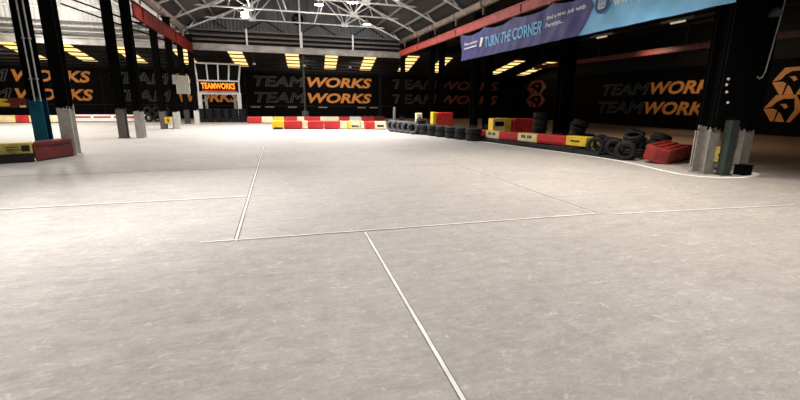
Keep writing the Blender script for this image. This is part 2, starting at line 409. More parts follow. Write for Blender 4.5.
MB().box((9.44, 6.74, .28), (9.52, 6.83, .62)).build('pad_body', 'dirty_yellow', t, bevel=.02); MB().box((9.43, 6.735, .43), (9.53, 6.74, .47)).build('strap', 'black_print', t)

# ------------------------------------------------------------------ beams, gutters, girder
def runway(x, z0, z1, y0, y1, label, m='red_beam', side=1):
    t = thing('runway_beam', label, 'beam', (x, y0, z0))
    h = .04
    MB().box((x - .02, y0, z0 + h), (x + .02, y1, z1 - h)).build('web', m, t)
    MB().box((x - .07, y0, z0), (x + .07, y1, z0 + h)).build('flange', m, t)
    MB().box((x - .07, y0, z1 - h), (x + .07, y1, z1)).build('flange', m, t)
    y = y0 + 1.2
    while y < y1:
        MB().box((x - .06, y, z0 + h), (x + .06, y + .03, z1 - h)).build('stiffener', m, t)
        MB().box((x + .02 if side > 0 else x - .30, y - .08, z0 - .05), (x + .30 if side > 0 else x - .02, y + .08, z0)).build('support_bracket', 'black_steel', t); y += 6.0
    return t
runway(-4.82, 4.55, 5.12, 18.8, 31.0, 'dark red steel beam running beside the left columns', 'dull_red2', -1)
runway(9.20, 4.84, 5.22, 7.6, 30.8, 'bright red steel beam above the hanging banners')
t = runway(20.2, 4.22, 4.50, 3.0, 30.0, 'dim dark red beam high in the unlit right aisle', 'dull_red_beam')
for k in range(5): MB().bar((20.2, 5 + 6 * k, 4.5), (20.2, 5 + 6 * k, 6.25), .06).build('hanger', 'purlin_dark', t)
def gutter(x, label, m):
    t = thing('valley_gutter', label, 'gutter', (x, 5, 5.9))
    MB().tube([(x, 5, 5.94), (x, 31.3, 5.94)], .17, 10).build('gutter_pipe', m, t, smooth=True)
    for k in range(9):
        y = 6.3 + k * 3; MB().lathe([(.17, -.05), (.21, -.05), (.21, .05), (.17, .05)], 12).move(Matrix.Translation((x, y, 5.94)) @ Matrix.Rotation(R(90), 4, 'X')).build('gutter_strap', 'brown_steel', t)
        MB().bar((x, y, 5.45), (x, y, 5.78), .06).build('gutter_bracket', 'brown_steel', t)
gutter(9.42, 'brown round gutter pipe above the right red beam', 'brown_steel')
gutter(-5.15, 'brown round gutter pipe above the left red beam', 'brown_steel')
# long white beam and the lattice girder over it
t = thing('cross_beam', 'long dirty white beam spanning the far end of the hall', 'beam', (-8, 31.5, 4.8))
MB().box((-25.9, 31.45, 4.84), (9.7, 31.50, 5.2)).build('web', 'dirty_beam', t)
MB().box((-25.9, 31.35, 4.80), (9.7, 31.62, 4.85)).build('flange', 'dirty_beam', t)
MB().box((-25.9, 31.35, 5.17), (9.7, 31.62, 5.22)).build('flange', 'dirty_beam', t)
t = thing('lattice_girder', 'dark horizontal girder rails with white posts over the far white beam', 'girder', (-8, 31.45, 5.25))
for z in (5.48, 5.78, 6.10): MB().bar((-25.9, 31.5, z), (9.6, 31.5, z), .10, .11).build('girder_rail', 'purlin' , t)
for k in range(8):
    x = -1.45 + 3.63 * (k - 5)
    MB().bar((x, 31.42, 5.22), (x, 31.42, 6.25), .11, .08).build('girder_post', 'white_steel', t)
for k in range(5):
    x = -1.45 + 3.63 * (k - 1)
    MB().bar((x, 31.60, 6.2), (x + 1.2, 31.8, 6.95), .06).build('girder_brace', 'black_steel', t); MB().bar((x + 2.4, 31.60, 6.2), (x + 1.2, 31.8, 6.95), .06).build('girder_brace', 'black_steel', t)

tag(MB().bar((2.1, 31.40, 5.22), (2.1, 31.40, 9.3), .10, .06).build('king_post', 'white_steel'), 'tall white post rising from the far beam up to the roof ridge', 'post')
t = thing('slender_post', 'slender dark post standing before the centre hoarding, through its outlined letters', 'post', (2.42, 34.2, 0))
MB().box((2.36, 34.14, .0), (2.48, 34.26, lz(34.2) - .06)).build('shaft', 'purlin', t); MB().lathe([(0, 0), (.26, 0), (.26, .75), (.2, .82), (0, .82)], 14, (2.42, 34.2, .001)).build('rubber_collar', 'rubber_grey', t, smooth=True)
# roof trusses
def truss_parts(t, xc, half, y, m, m2):
    zb = 6.85; ze = 6.0
    def top(u): return 9.22 - (9.22 - 5.96) * abs(u) / half
    B = lambda p, q, n, mm, w=.062: MB().bar((xc + p[0], y, p[1]), (xc + q[0], y, q[1]), w, w).build(n, mm, t)
    B((-half + 1.0, zb - .03), (half - 1.0, zb - .03), 'bottom_chord', m, .07)
    for s in (-1, 1):
        B((s * (half - 1.0), zb - .03), (s * (half - .35), ze + .1), 'chord_end', m2, .065)
        B((0, top(0)), (s * (half - .1), top(half - .1)), 'top_chord', m2, .08)
        B((s * 3.1, zb), (s * 1.55, top(1.55)), 'web_member', m)
        B((s * 3.1, zb), (s * 4.1, top(4.1)), 'web_member', m)
        B((s * 3.1, zb), (s * 2.6, top(2.6)), 'web_member', m, .045)
        B((s * 3.1, zb), (s * 3.4, top(3.4)), 'web_member', m, .045)
        B((s * 4.3, zb), (s * 4.1, top(4.1)), 'web_member', m, .045)
        B((s * 1.0, zb), (s * 1.55, top(1.55)), 'web_member', m, .07)
        B((s * 5.1, zb), (s * 4.1, top(4.1)), 'web_member', m, .07)
        B((s * 5.1, zb), (s * 5.9, top(5.9)), 'web_member', m, .06)
        mb = MB().box((xc + s * 3.1 - .22, y - .06, zb - .12), (xc + s * 3.1 + .22, y + .06, zb + .18)); mb.build('gusset_plate', m, t)
Yt = [31.2, 27.6, 24.0, 20.4, 16.8, 13.2]
t0 = thing('roof_truss', 'white roof truss farthest down the hall, right before the grey gable wall', 'truss', (2.1, Yt[0], 6.85), 'roof trusses over the middle bay')
truss_parts(t0, 2.1, 7.4, Yt[0], 'white_steel', 'white_steel')
for k, y in enumerate(Yt[1:]):
    dup(t0, (2.1, y, 6.85), '%s white roof truss over the middle floor counting from the far gable' % ORD[k + 1])
# tie bars between the trusses
for x, s in ((-1.0, 'left'), (5.2, 'right')):
    tag(MB().bar((x, 13, 6.95), (x, 31.9, 6.95), .07).build('tie_bar', 'white_steel'), 'long white tie bar linking the truss nodes, the %s one' % s, 'bar')
for k, (y, lab) in enumerate(((31.2, 'white roof truss in front of the bright left gable wall'), (25.5, 'white roof truss over the left bay, one bay nearer than the bright gable'))):
    dup(t0, (-13.25, y, 6.85), lab, 'roof trusses over the left bay')
# dark diagonal braces in the left bay
for k, (p, q, lab) in enumerate((((-9.6, 25.0, 6.4), (-5.78, 25.22, 5.1), 'dark brace slanting down to the third left column pair'),
                              ((-11.0, 29.2, 6.7), (-5.68, 31.02, 5.0), 'dark brace slanting down towards the farthest left columns'),
                              ((-10.6, 19.3, 6.6), (-5.98, 19.22, 5.2), 'dark brace slanting down to the second left column pair'))):
    t = thing('diagonal_brace', lab, 'brace', q, 'dark braces in the left bay')
    MB().bar(p, q, .08).build('brace_bar', 'black_steel', t); MB().bar((q[0] - .15, q[1], q[2]), (q[0] + .15, q[1], q[2]), .12, .03).build('brace_plate', 'black_steel', t)

# extractor fan on the gable
t = thing('extractor_fan', 'round dark extractor fan set in the grey gable wall', 'fan', (2.0, 31.9, 7.15))
mb = MB().lathe([(.30, -.12), (.38, -.12), (.38, .12), (.30, .12)], 24, closed=True); mb.move(Matrix.Translation((2.0, 31.88, 7.15)) @ Matrix.Rotation(R(90), 4, 'X')); mb.build('fan_ring', 'black_steel', t)
mb = MB().lathe([(0, 0), (.37, 0)], 24); mb.move(Matrix.Translation((2.0, 31.97, 7.15)) @ Matrix.Rotation(R(90), 4, 'X')); mb.build('fan_back', 'led_black', t)
for k in range(4):
    a = k * math.pi / 2 + .4; mb = MB()
    mb.add([(.05, -.05, 0), (.29, -.12, .03), (.29, .12, -.03), (.05, .05, 0)], [(0, 1, 2, 3)]); mb.move(Matrix.Translation((2.0, 31.86, 7.15)) @ Matrix.Rotation(a, 4, 'Y') @ Matrix.Rotation(R(90), 4, 'X')); mb.build('fan_blade', 'purlin_dark', t)

# ------------------------------------------------------------------ lamps
def light(kind, name, loc, power, col=(1, .95, .88), rad=.2, aim=None, cone=150, blend=1.):
    l = bpy.data.lights.new(name, kind); l.energy = power; l.color = col
    l.shadow_soft_size = rad
    if kind == 'SPOT': l.spot_size = R(cone); l.spot_blend = blend
    o = bpy.data.objects.new(name, l); C.objects.link(o); o.location = loc
    if aim is not None:
        o.rotation_euler = (Vector(aim) - Vector(loc)).to_track_quat('-Z', 'Y').to_euler()
    return o
def bay_lamp(loc, label):
    x, y, z = loc
    t = thing('high_bay_lamp', label, 'lamp', loc, 'high bay lamps under the roof')
    MB().lathe([(0, .30), (.08, .30), (.11, .12), (.27, 0), (.25, 0), (.10, .10), (0, .10)], 20, (x, y, z)).build('lamp_shade', 'lamp_body', t, smooth=True)
    MB().lathe([(0, .02), (.16, .02), (.19, .035), (0, .06)], 16, (x, y, z)).build('lens', 'lamp_lens', t)
    MB().tube([(x, y, z + .30), (x, y, z + .62)], .012, 6).build('hanger', 'cable_white', t)
    return t
LP = [((2.76, 25.0, 6.75), 'bright high bay lamp hanging above the far orange lettering'),
      ((6.1, 28.0, 6.42), 'bright high bay lamp hanging lowest, under the far truss node'),
      ((4.0, 21.6, 6.25), 'bright high bay lamp nearest the middle of the white trusses'),
      ((5.6, 19.0, 6.0), 'bright high bay lamp nearest the right red beam')]
for p, lab in LP: bay_lamp(p, lab)
x, y, z = -1.29, 28, 6.5
t = thing('square_lamp', 'glowing white square lamp box hanging under the far trusses', 'lamp', (x, y, z))
MB().box((x - .22, y - .1, z - .15), (x + .22, y + .1, z + .19)).build('lamp_case', 'lamp_body', t, bevel=.01)
MB().box((x - .20, y - .115, z - .13), (x + .20, y - .1, z + .17)).build('lens', 'lamp_lens', t)
MB().bar((x, y, z + .19), (x, y, z + .42), .03).build('hanger', 'white_steel', t)
# floodlights under the lean-to, aimed at the hoardings
for k, (x, lab) in enumerate(((-1.17, 'small white floodlight by the rooflight above the scoreboard stand'), (2.5, 'small white floodlight over the outlined grey letters at centre'), (6.05, 'small white floodlight over the orange letters at centre'))):
    t = thing('wall_floodlight', lab, 'floodlight', (x, 34.0, 4.3), 'floodlights under the back roof')
    MB().box((x - .11, 33.95, 4.16), (x + .11, 34.08, 4.30)).build('lamp_case', 'lamp_body', t, bevel=.02)
    MB().box((x - .09, 33.94, 4.18), (x + .09, 33.952, 4.28)).build('lens', 'white_print', t)
    MB().bar((x, 34.0, 4.3), (x, 34.0, 5.0), .03).build('hanger', 'purlin', t)
for k, (y, lab) in enumerate(((15.9, 'dim yellowish tube light under the right aisle roof, farther one'), (12.25, 'dim yellowish tube light under the right aisle roof, nearer one'))):
    t = thing('tube_light', lab, 'lamp', (14, y, 4.4), 'tube lights in the right aisle')
    MB().box((13.93, y - .65, 4.44), (14.07, y + .65, 4.52)).build('lamp_case', 'purlin', t)
    MB().tube([(14, y - .28, 4.41), (14, y + .28, 4.41)], .04, 8).build('lens', 'dim_lens', t)
    for q in (-.5, .5): MB().tube([(14, y + q, 4.5), (14, y + q, 5.95)], .008, 5).build('hanger', 'purlin_dark', t)

# ------------------------------------------------------------------ hoardings on the walls
def hoarding(x0, x1, team, works, label, dashes=(), om='orange'):
    t = thing('wall_hoarding', label, 'banner', ((x0 + x1) / 2, YB - .06, 0), 'black hoardings along the back wall')
    yy = YB - .06
    pn = MB().box((x0, yy, .0), (x1, YB - .004, 4.02)).build('panel', 'dark_hoarding', t)
    MB().box((x0, yy - .03, 1.12), (x1, yy, 1.16)).build('bottom_batten', 'purlin_dark', t)
    O = MB(); G = MB()
    for z0, z1, dx in ((2.84, 3.74, 0), (1.42, 2.33, .0)):
        if works: put_text(O, 'WORKS', (works[0] + dx, yy, z0), (1, 0, 0), (0, 0, 1), works[1] - works[0], z1 - z0, .035, .22)
        if team: put_text(G, 'TEAM', (team[0] + dx, yy, z0), (1, 0, 0), (0, 0, 1), team[1] - team[0], z1 - z0, 0, .22, .022)
    if works: O.build('solid_lettering', om, pn)['label'] = 'solid orange letters'
    if team: G.build('outline_lettering', 'grey_outline', pn)['label'] = 'thin grey outlined letters'
    if dashes:
        D = MB()
        for d in dashes: D.box((d, yy - .05, .98), (d + .8, yy - .03, 1.08))
        D.build('pale_dash', 'pale_plate', t)
    return t
hoarding(-25.6, -13.3, (-24.9, -19.25), (-19.1, -13.9), 'black hoarding with orange letters seen between the blue-footed and white-footed columns')
hoarding(-13.2, -2.3, (-12.6, -8.2), (-7.7, -2.85), 'black hoarding with outlined grey letters behind the second column pair and the scoreboard stand')
hoarding(-2.2, 9.9, (-1.55, 2.98), (3.12, 9.2), 'black hoarding with bright orange letters at the centre of the far wall', (-1.9, -.7, 1.3, 4.1, 7.8, 9.0))
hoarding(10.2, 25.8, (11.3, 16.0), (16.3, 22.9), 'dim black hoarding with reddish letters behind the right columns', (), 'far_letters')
hb = bpy.data.objects.get('wall_hoarding')
t = thing('sponsor_board', 'small red and yellow board low on the back wall, left of the blue-footed column', 'board', (-19.3, YB - .3, .85))
MB().box((-20.9, YB - .12, .85), (-18.5, YB - .061, 1.58)).build('panel', 'dark_red', t)
MB().prism([(-20.7, .95), (-19.7, .95), (-19.55, 1.05), (-19.6, 1.2), (-20.1, 1.28), (-19.6, 1.4), (-19.8, 1.52), (-20.7, 1.52)], 0, .02).move(Matrix.Translation((0, YB - .12, 0)) @ Matrix.Rotation(R(90), 4, 'X')).build('yellow_patch', 'yellow_plastic', t)
MB().box((-18.95, YB - .14, .87), (-18.55, YB - .12, 1.02)).build('cream_patch', 'cream_plastic', t)

# right wall hoarding, read along -y
XR = 25.9
t = thing('wall_hoarding', 'dim black hoarding with orange letters and emblems on the right side wall', 'banner', (XR, 22, 0), None)
pn = MB().box((XR, 10.5, .0), (XR + .096, 40.0, 3.98)).build('panel', 'dark_hoarding', t)
MB().box((XR - .03, 10.5, .0), (XR, 40.0, .35)).build('skirting', 'led_black', t)
O = MB(); G = MB(); n = (0, -1, 0)
for z0, z1, dy in ((2.27, 3.12, 0), (.90, 1.77, .25)):
    put_text(O, 'WORKS', (XR, 24.05 + dy, z0), n, (0, 0, 1), 5.15, z1 - z0, .035, .22, lift=.02)
    put_text(G, 'TEAM', (XR, 28.6 + dy, z0), n, (0, 0, 1), 4.5, z1 - z0, 0, .22, .018, lift=.02)
O.build('solid_lettering', 'orange', pn)['label'] = 'solid orange letters'; G.build('outline_lettering', 'grey_outline', pn)['label'] = 'thin grey outlined letters'
def emblem(y, z, s, su=None):
    """orange six-sided ring with a dark notch and a wedge inside; u runs toward -y"""
    su = su or s; mb = MB()
    def poly(pts, off=.03):
        k = len(pts); mb.add([(XR - off, y - a * su, z + b * s) for a, b in pts], [tuple(range(k))])
    # outer band split round the dark figure so that it stays open
    poly([(0, .0), (.42, .62), (1.25, .62), (1.2, .46), (.74, .44), (.50, .30), (.34, .08), (.1, .02)])
    poly([(1.25, .62), (1.62, 0), (1.22, -.62), (1.06, -.62), (1.30, -.05), (1.2, .46)])
    poly([(0, -.04), (.12, -.02), (.44, -.02), (.60, -.10), (.52, -.62), (.40, -.62)])
    poly([(.58, -.62), (.68, -.16), (.80, -.28), (1.0, -.62)])
    poly([(.66, .20), (.90, .22), (1.02, .06), (.88, -.02), (.80, .10)])
    return mb
em = emblem(16.35, 2.82, 1.12); e2 = emblem(16.5, 1.42, 1.12)
em.build('emblem', 'orange', pn); e2.build('emblem', 'orange', pn)
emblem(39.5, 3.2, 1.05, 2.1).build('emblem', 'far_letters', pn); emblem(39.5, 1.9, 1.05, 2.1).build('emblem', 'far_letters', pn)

# ------------------------------------------------------------------ hanging banners under the right red beam
def drape(y, z, s):
    k = (z - 3.57) / 1.25
    return .022 * math.sin(y * 2.1 + z * 2.7) * (.4 + k) + .020 * math.sin(y * 4.3 - z * 3.9) + .012 * math.sin(y * 9 + z * 6)
def banner_grid(x, yl, yr, s, ztop):
    """yl(z), yr(z): left and right edge; reading direction is -y"""
    mb = MB(); nu, nv = 90, 14; vs, fs = [], []
    for i in range(nu + 1):
        for j in range(nv + 1):
            u, w = i / nu, j / nv; zz0 = 3.57
            ym = yl(zz0) + (yr(zz0) - yl(zz0)) * u; z = zz0 + (ztop(ym) - zz0) * w
            y = yl(z) + (yr(z) - yl(z)) * u
            vs.append((x + drape(y, z, s), y, z))
    for i in range(nu):
        for j in range(nv):
            a = i * (nv + 1) + j; fs.append((a, a + 1, a + nv + 2, a + nv + 1))
    return mb.add(vs, fs)
ties = [19.9, 17.6, 15.3, 13.0, 10.9]
def sag(y):
    for a, b in zip(ties, ties[1:]):
        if b <= y <= a:
            u = (a - y) / (a - b); return 4.80 - .16 * math.sin(math.pi * u) ** .8
    return 4.80
def text_on(mb, txt, y, z, W, H, x, bold=.02, shear=0.):
    vs, fs = text_shape(txt, bold, shear)
    mb.add([(x + drape(y - W * a, z + H * b, 0) - .022 - c * .3, y - W * a, z + H * b) for a, b, c in vs], fs)
BX = 9.13
chev = lambda z: 11.38 - .60 * min(max((z - 3.57) / .75, 0), 1) + (.35 * max(0, (z - 4.32) / .48))
t = thing('hanging_banner', 'dark purple fabric banner with light blue lettering hung under the red beam', 'banner', (BX, 15.6, 3.57), 'banners under the right red beam')
fb = banner_grid(BX, lambda z: 19.9, chev, 0, sag).build('fabric', 'navy_fabric', t, smooth=True)
mb = MB(); text_on(mb, 'TURN THE CORNER', 17.42, 3.92, 4.15, .44, BX, .018); mb.build('large_lettering', 'cyan_print', fb)['label'] = 'large light blue letters'
mb = MB(); text_on(mb, 'find a new job with', 13.08, 4.27, 1.95, .17, BX, .016); text_on(mb, 'Pertemps...', 13.08, 4.02, 1.0, .19, BX, .016)
text_on(mb, 'Pertemps', 19.5, 4.20, 1.42, .16, BX, .02); mb.build('small_lettering', 'white_print', fb)['label'] = 'small white letters'
mb = MB(); mb.add([(BX + drape(a, b, 0) - .03, a, b) for a, b in ((17.86, 4.0), (17.70, 4.0), (17.56, 4.36), (17.76, 4.40))], [(0, 1, 2, 3)])
mb.add([(BX + drape(a, b, 0) - .03, a, b) for a, b in ((19.48, 4.06), (18.1, 4.06), (18.1, 4.12), (19.48, 4.12))], [(0, 1, 2, 3)]); mb.build('white_mark', 'white_print', fb)
for y in ties: MB().bar((BX, y, 4.76), (BX, y, 4.86), .02).build('tie_cord', 'cable_white', t)
t = thing('hanging_banner', 'light blue fabric banner with a round emblem next to the purple banner', 'banner', (BX, 9, 3.57), 'banners under the right red beam')
banner_grid(BX + .012, lambda z: 11.45, lambda z: 6.75, 1.3, lambda y: 4.80).build('fabric', 'sky_fabric', t, smooth=True); fb = bpy.data.objects['fabric.001']
# round emblem: ring with a globe of meridians
mb = MB(); gx = BX - .05; cy, cz, rr = 10.46, 4.30, .27
for k in range(32):
    a, b = 2 * math.pi * k / 32, 2 * math.pi * (k + 1) / 32
    mb.add([(gx, cy - rr * math.cos(a), cz + rr * math.sin(a)), (gx, cy - rr * math.cos(b), cz + rr * math.sin(b)), (gx, cy - rr * .62 * math.cos(b), cz + rr * .62 * math.sin(b)), (gx, cy - rr * .62 * math.cos(a), cz + rr * .62 * math.sin(a))], [(0, 1, 2, 3)])
mb.build('emblem_ring', 'navy_print', fb)
mb = MB()
for q in (-.45, 0, .45):
    h = rr * (.52 if q == 0 else .42)
    mb.bar((gx, cy - q * rr, cz - h), (gx, cy - q * rr, cz + h), .035, .012, (1, 0, 0)); mb.bar((gx, cy - h, cz + q * rr), (gx, cy + h, cz + q * rr), .012, .035)
mb.build('emblem_globe', 'white_print', fb)
mb = MB(); put_text(mb, 'www.pertemps', (BX, 10.04, 4.09), (0, -1, 0), (0, 0, 1), 2.2, .24, .02, lift=.04); mb.build('white_lettering', 'white_print', fb)
for y in (11.3, 9, 6.9): MB().bar((BX + .02, y, 4.76), (BX + .02, y, 4.86), .02).build('tie_cord', 'cable_white', t)

# ------------------------------------------------------------------ tyres
TW, TR = .24, .27
prof = [(.15, -.085), (.165, -.11), (.21, -.12), (.245, -.108), (.268, -.08), (.272, -.05), (.262, -.045), (.262, -.035), (.272, -.03), (.272, .03), (.262, .035), (.262, .045),
        (.272, .05), (.268, .08), (.245, .108), (.21, .12), (.165, .11), (.15, .085), (.168, .08), (.235, .06), (.245, 0), (.235, -.06), (.168, -.08)]
tm = {}
def tyre(loc, label, group, rot=(0, 0, 0), m='rubber'):
    if m not in tm:
        o = MB().lathe(prof, 28, closed=True).build('tyre', m, None, smooth=True); tm[m] = o.data
        o.data.name = 'tyre_' + m
    else:
        o = bpy.data.objects.new('tyre', tm[m]); C.objects.link(o)
    o.location = loc; o.rotation_euler = rot
    return tag(o, label, 'tyre', group)
# five tyres on edge, holes toward the track
a0, a1 = Vector((6.0, 21.5)), Vector((6.55, 19.55))
for k in range(5):
    p = a0.lerp(a1, k / 4)
    az = R(36 + 5 * (k % 2))
    tyre((p.x, p.y, .31), 'grey worn tyre on edge facing the track, %s of five from the far end' % ORD[k], 'row of five tyres on edge', (0, R(90), az), 'rubber_grey').scale = (1.12, 1.12, .8)
    tyre((p.x + .25 * math.cos(az), p.y + .25 * math.sin(az), .31), 'black tyre hidden close behind the %s grey upright tyre from the far end' % ORD[k], 'second row of tyres on edge', (0, R(90), az)).scale = (1.1, 1.1, .9)
# flat double row
a0, a1 = Vector((7.10, 19.15)), Vector((7.92, 15.72))
for k in range(6):
    p = a0.lerp(a1, k / 5)
    for j in range(2):
        tyre((p.x + random.uniform(-.02, .02), p.y, .13 + .256 * j), 'black tyre in the long flat double row, %s from its far end, %s layer' % (ORD[k], ('lower', 'upper')[j]),
             'flat double row of tyres', (0, 0, random.random() * 6)).scale = (1.24, 1.24, 1.06)
# tall stack
for j in range(5):
    tyre((9.86 + random.uniform(-.02, .02), 13.95, .12 + .24 * j), 'black tyre in the tall straight stack of five, %s from the floor' % ORD[j], 'tall stack of five tyres', (0, 0, j))
# two on edge ending the barrier row and the loose heap behind
for k, (x, y) in enumerate(((9.44, 10.46), (9.60, 9.86))):
    tyre((x, y, .28), 'black tyre on edge at the end of the yellow barrier, %s one' % ('farther', 'nearer')[k], 'two tyres on edge past the barrier', (0, R(90), R(42)), 'rubber')
heap = [(10.35, 10.75, .13, 0, 0, 0), (10.95, 10.55, .13, .05, 0, 1), (9.90, 9.45, .15, .1, .08, 2), (9.36, 9.22, .28, 0, 1.4, .6), (10.75, 9.95, .14, .05, .05, 3), (10.30, 10.70, .38, .15, .1, 1), (10.62, 10.05, .40, -.15, .2, 2),
        (10.20, 9.75, .22, .5, -.2, 1), (11.0, 10.50, .38, .1, .12, .3), (10.70, 10.25, .64, .2, .1, 0), (10.0, 9.62, .58, .25, -.2, -.5), (10.5, 9.48, .27, 0, 1.4, .4), (10.45, 11.35, .27, 0, 1.45, .7), (11.3, 11.2, .13, 0, 0, 0),
        (10.95, 9.55, .55, .3, .2, 1), (11.4, 9.9, .28, 1.4, 0, 1)]
hl = ['flat at its far left', 'flat at its far right', 'low and tilted toward the track', 'upright against the rounded red barrier', 'flat in its middle', 'second layer at its far left', 'second layer in its middle',
      'steeply tilted toward the track', 'second layer at its far right', 'topmost and almost level', 'tilted on top at the near side', 'on edge just behind the red barrier', 'on edge behind the two upright tyres', 'flat and alone at its back',
      'tilted on top of the near right side', 'on edge at its back right']
for (x, y, z, rx, ry, rz), h in zip(heap, hl): tyre((x, y, z), 'black tyre in the loose heap, ' + h, 'loose heap of tyres', (rx, ry, rz))
# pile by the columns
for (x, y, z, rx, ry, rz), h in zip([(10.4, 12.65, .12, 0, 0, 0), (10.42, 12.62, .36, 0, .03, 1), (10.97, 12.6, .12, 0, 0, 2), (10.50, 12.6, .63, .3, .15, 0), (10.95, 12.6, .36, .03, .03, 0), (10.60, 12.6, .84, .3, .1, 1)],
                                 ['lowest on its left', 'second layer on its left', 'lowest on its right', 'tilted on the third layer', 'second layer on its right', 'topmost, tilted']):
    tyre((x, y, z), 'black tyre in the pile beyond the yellow barrier, ' + h, 'dark pile by the columns', (rx, ry, rz))
# stacks under the scoreboard stand
for k in range(6):
    for j in range(4):
        tyre((-5.0 + .56 * k, 33.35, .12 + .24 * j), 'black tyre under the scoreboard, %s stack from its column, %s from the floor' % (ORD[k], ORD[j]), 'tyre stacks under the scoreboard', (0, 0, j + k))
for k in range(3):
    for j in range(2):
        tyre((-8.55 + .56 * k, 33.9, .27 + .53 * j), 'black tyre in the far upright tyre wall, %s from its left end, %s row' % (ORD[k], ('lower', 'upper')[j]), 'far tyre wall on edge', (R(90), 0, R(8) * (k - 1)))
# clutter behind the five tyres
for (x, y, z, rx, ry, rz), h in zip([(7.0, 19.95, .12, 0, 0, 0), (6.95, 19.42, .12, 0, 0, 0), (7.02, 19.92, .36, .05, 0, 0), (6.98, 19.4, .36, 0, .08, 0), (6.95, 21.6, .12, 0, 0, 0), (6.98, 21.55, .36, .05, 0, 0), (7.05, 19.7, .62, .15, .1, 0)],
                                 ['lowest, far side', 'lowest, near side', 'second layer, far side', 'second layer, near side', 'lowest, behind the marker post', 'second layer, behind the marker post', 'topmost']):
    tyre((x, y, z), 'black tyre piled behind the upright tyres, ' + h, 'small pile behind the upright tyres', (rx, ry, rz))
for k in range(4):
    tyre((6.3 + k * .56, 32.4, .27), 'dark tyre on edge behind the far barrier row, %s from its left end' % ORD[k], 'tyres behind the far barrier row', (R(90), 0, .1 * k))

# ------------------------------------------------------------------ barrier blocks
def block(foot, z0, z1, m, label, group=None, front=None, text=None, lip=True, bevel=.035, name='barrier_block'):
    """hollow plastic barrier: chamfered body on a recessed dark foot, moulded groove; front = (i, j) the face that shows print"""
    cx = sum(p[0] for p in foot) / len(foot); cy = sum(p[1] for p in foot) / len(foot)
    t = thing(name, label, 'barrier', (cx, cy, z0), group)
    sh = MB().prism(foot, z0 + (.03 if lip else 0), z1).build('shell', m, t, bevel=bevel)
    if lip:
        MB().prism([(cx + (x - cx) * .94, cy + (y - cy) * .94) for x, y in foot], z0, z0 + .04).build('foot', 'black_print', t)
    if front:
        a, b = Vector(foot[front[0]]), Vector(foot[front[1]]); u = (b - a).normalized(); L = (b - a).length; nrm = Vector((u.y, -u.x))
        h = z1 - z0
        if text:
            for kind, s0, s1, q0, q1 in text:
                mb = MB()
                p0 = a + u * (L * s0) + nrm * .004; p1 = a + u * (L * s1) + nrm * .004; p2 = p1 + nrm * .004; p3 = p0 + nrm * .004
                if kind == 'marks':
                    k = 7
                    for i in range(k):
                        if i == 3: 
                            f0, f1, g0, g1 = .45, .55, .35, .55
                        else: f0, f1, g0, g1 = .08, .86, 0, 1
                        c0 = p0.lerp(p1, (i + f0) / k); c1 = p0.lerp(p1, (i + f1) / k)
                        zz0 = z0 + h * (q0 + (q1 - q0) * g0); zz1 = z0 + h * (q0 + (q1 - q0) * g1)
                        mb.prism([tuple(c0), tuple(c1), tuple(c1 + nrm * .006), tuple(c0 + nrm * .006)], zz0, zz1)
                    mb.build('printed_mark', 'black_print', sh)
                elif kind == 'panel':
                    mb.prism([tuple(p0), tuple(p1), tuple(p2), tuple(p3)], z0 + h * q0, z0 + h * q1); mb.build('printed_panel', 'black_print', sh, bevel=0)
                elif kind == 'pale':
                    mb.prism([tuple(p0), tuple(p1), tuple(p2), tuple(p3)], z0 + h * q0, z0 + h * q1); mb.build('pale_panel', 'cream_plastic', sh, bevel=0)
                elif kind == 'red':
                    mb.prism([tuple(p0), tuple(p1), tuple(p2), tuple(p3)], z0 + h * q0, z0 + h * q1); mb.build('red_stripe', 'red_plastic', sh, bevel=0)
                elif kind == 'rib':
                    mb.prism([tuple(p0), tuple(p1), tuple(p2 + nrm * .02), tuple(p3 + nrm * .02)], z0 + h * q0, z0 + h * q1); mb.build('moulded_rib', m, sh, bevel=0)
    return t
# left foreground pair
t = block([(-5.68, 12.22), (-5.84, 12.62), (-7.40, 12.02), (-7.24, 11.62)], 0, .48, 'dirty_yellow', 'dirty yellow barrier with a black lower half at the left edge', 'barriers by the first left columns', (3, 0),
          [('panel', .0, 1, .02, .46), ('panel', .70, .86, .76, .80), ('panel', .72, .95, .64, .68), ('panel', .88, .97, .56, .86)])
t = block([(-5.66, 12.22), (-5.26, 13.32), (-5.62, 13.40), (-5.82, 12.64)], 0, .48, 'dark_red', 'faded dark red barrier in front of the blue-footed column', 'barriers by the first left columns', (0, 1), [('rib', .08, .92, .80, .84)])
# right-hand row on the rubber kerb
edge = [(8.27, 16.29, .10), (8.40, 15.55, .115), (8.56, 14.72, .12), (8.75, 13.72, .135), (8.94, 12.76, .155), (9.20, 11.57, .18), (9.40, 10.83, .20)]
dirv = Vector((1.13, -5.46)).normalized(); nr = Vector((-dirv.y, dirv.x)); P0 = Vector(edge[0][:2])
cols = [('red_plastic', 'red barrier at the far start of the row on the rubber kerb'), ('yellow_plastic', 'small yellow printed barrier between two red ones, farther along the kerb'), ('red_plastic', 'red barrier between the two yellow printed barriers'),
        ('yellow_plastic', 'yellow printed barrier before the tall red block, nearer along the kerb'), ('red_plastic', 'long red barrier in front of the tall tyre stack'), ('yellow_plastic', 'yellow barrier at the near end of the kerb row, beside the upright tyres')]
for k, (m, lab) in enumerate(cols):
    a = Vector(edge[k][:2]) + dirv * .008; b = Vector(edge[k + 1][:2]) - dirv * .008; zb = (edge[k][2] + edge[k + 1][2]) / 2
    tx = [('pale', .02, .98, .12, .95), ('marks', .2, .75, .45, .8)] if m == 'yellow_plastic' and k < 5 else ([('panel', .25, .7, .45, .6)] if k == 5 else [('rib', .1, .9, .25, .3)])
    block([tuple(a), tuple(b), tuple(b + nr * .38), tuple(a + nr * .38)], zb + .004, zb + .32, m, lab, 'red and yellow row on the kerb', (0, 1), tx, lip=False, bevel=.025)
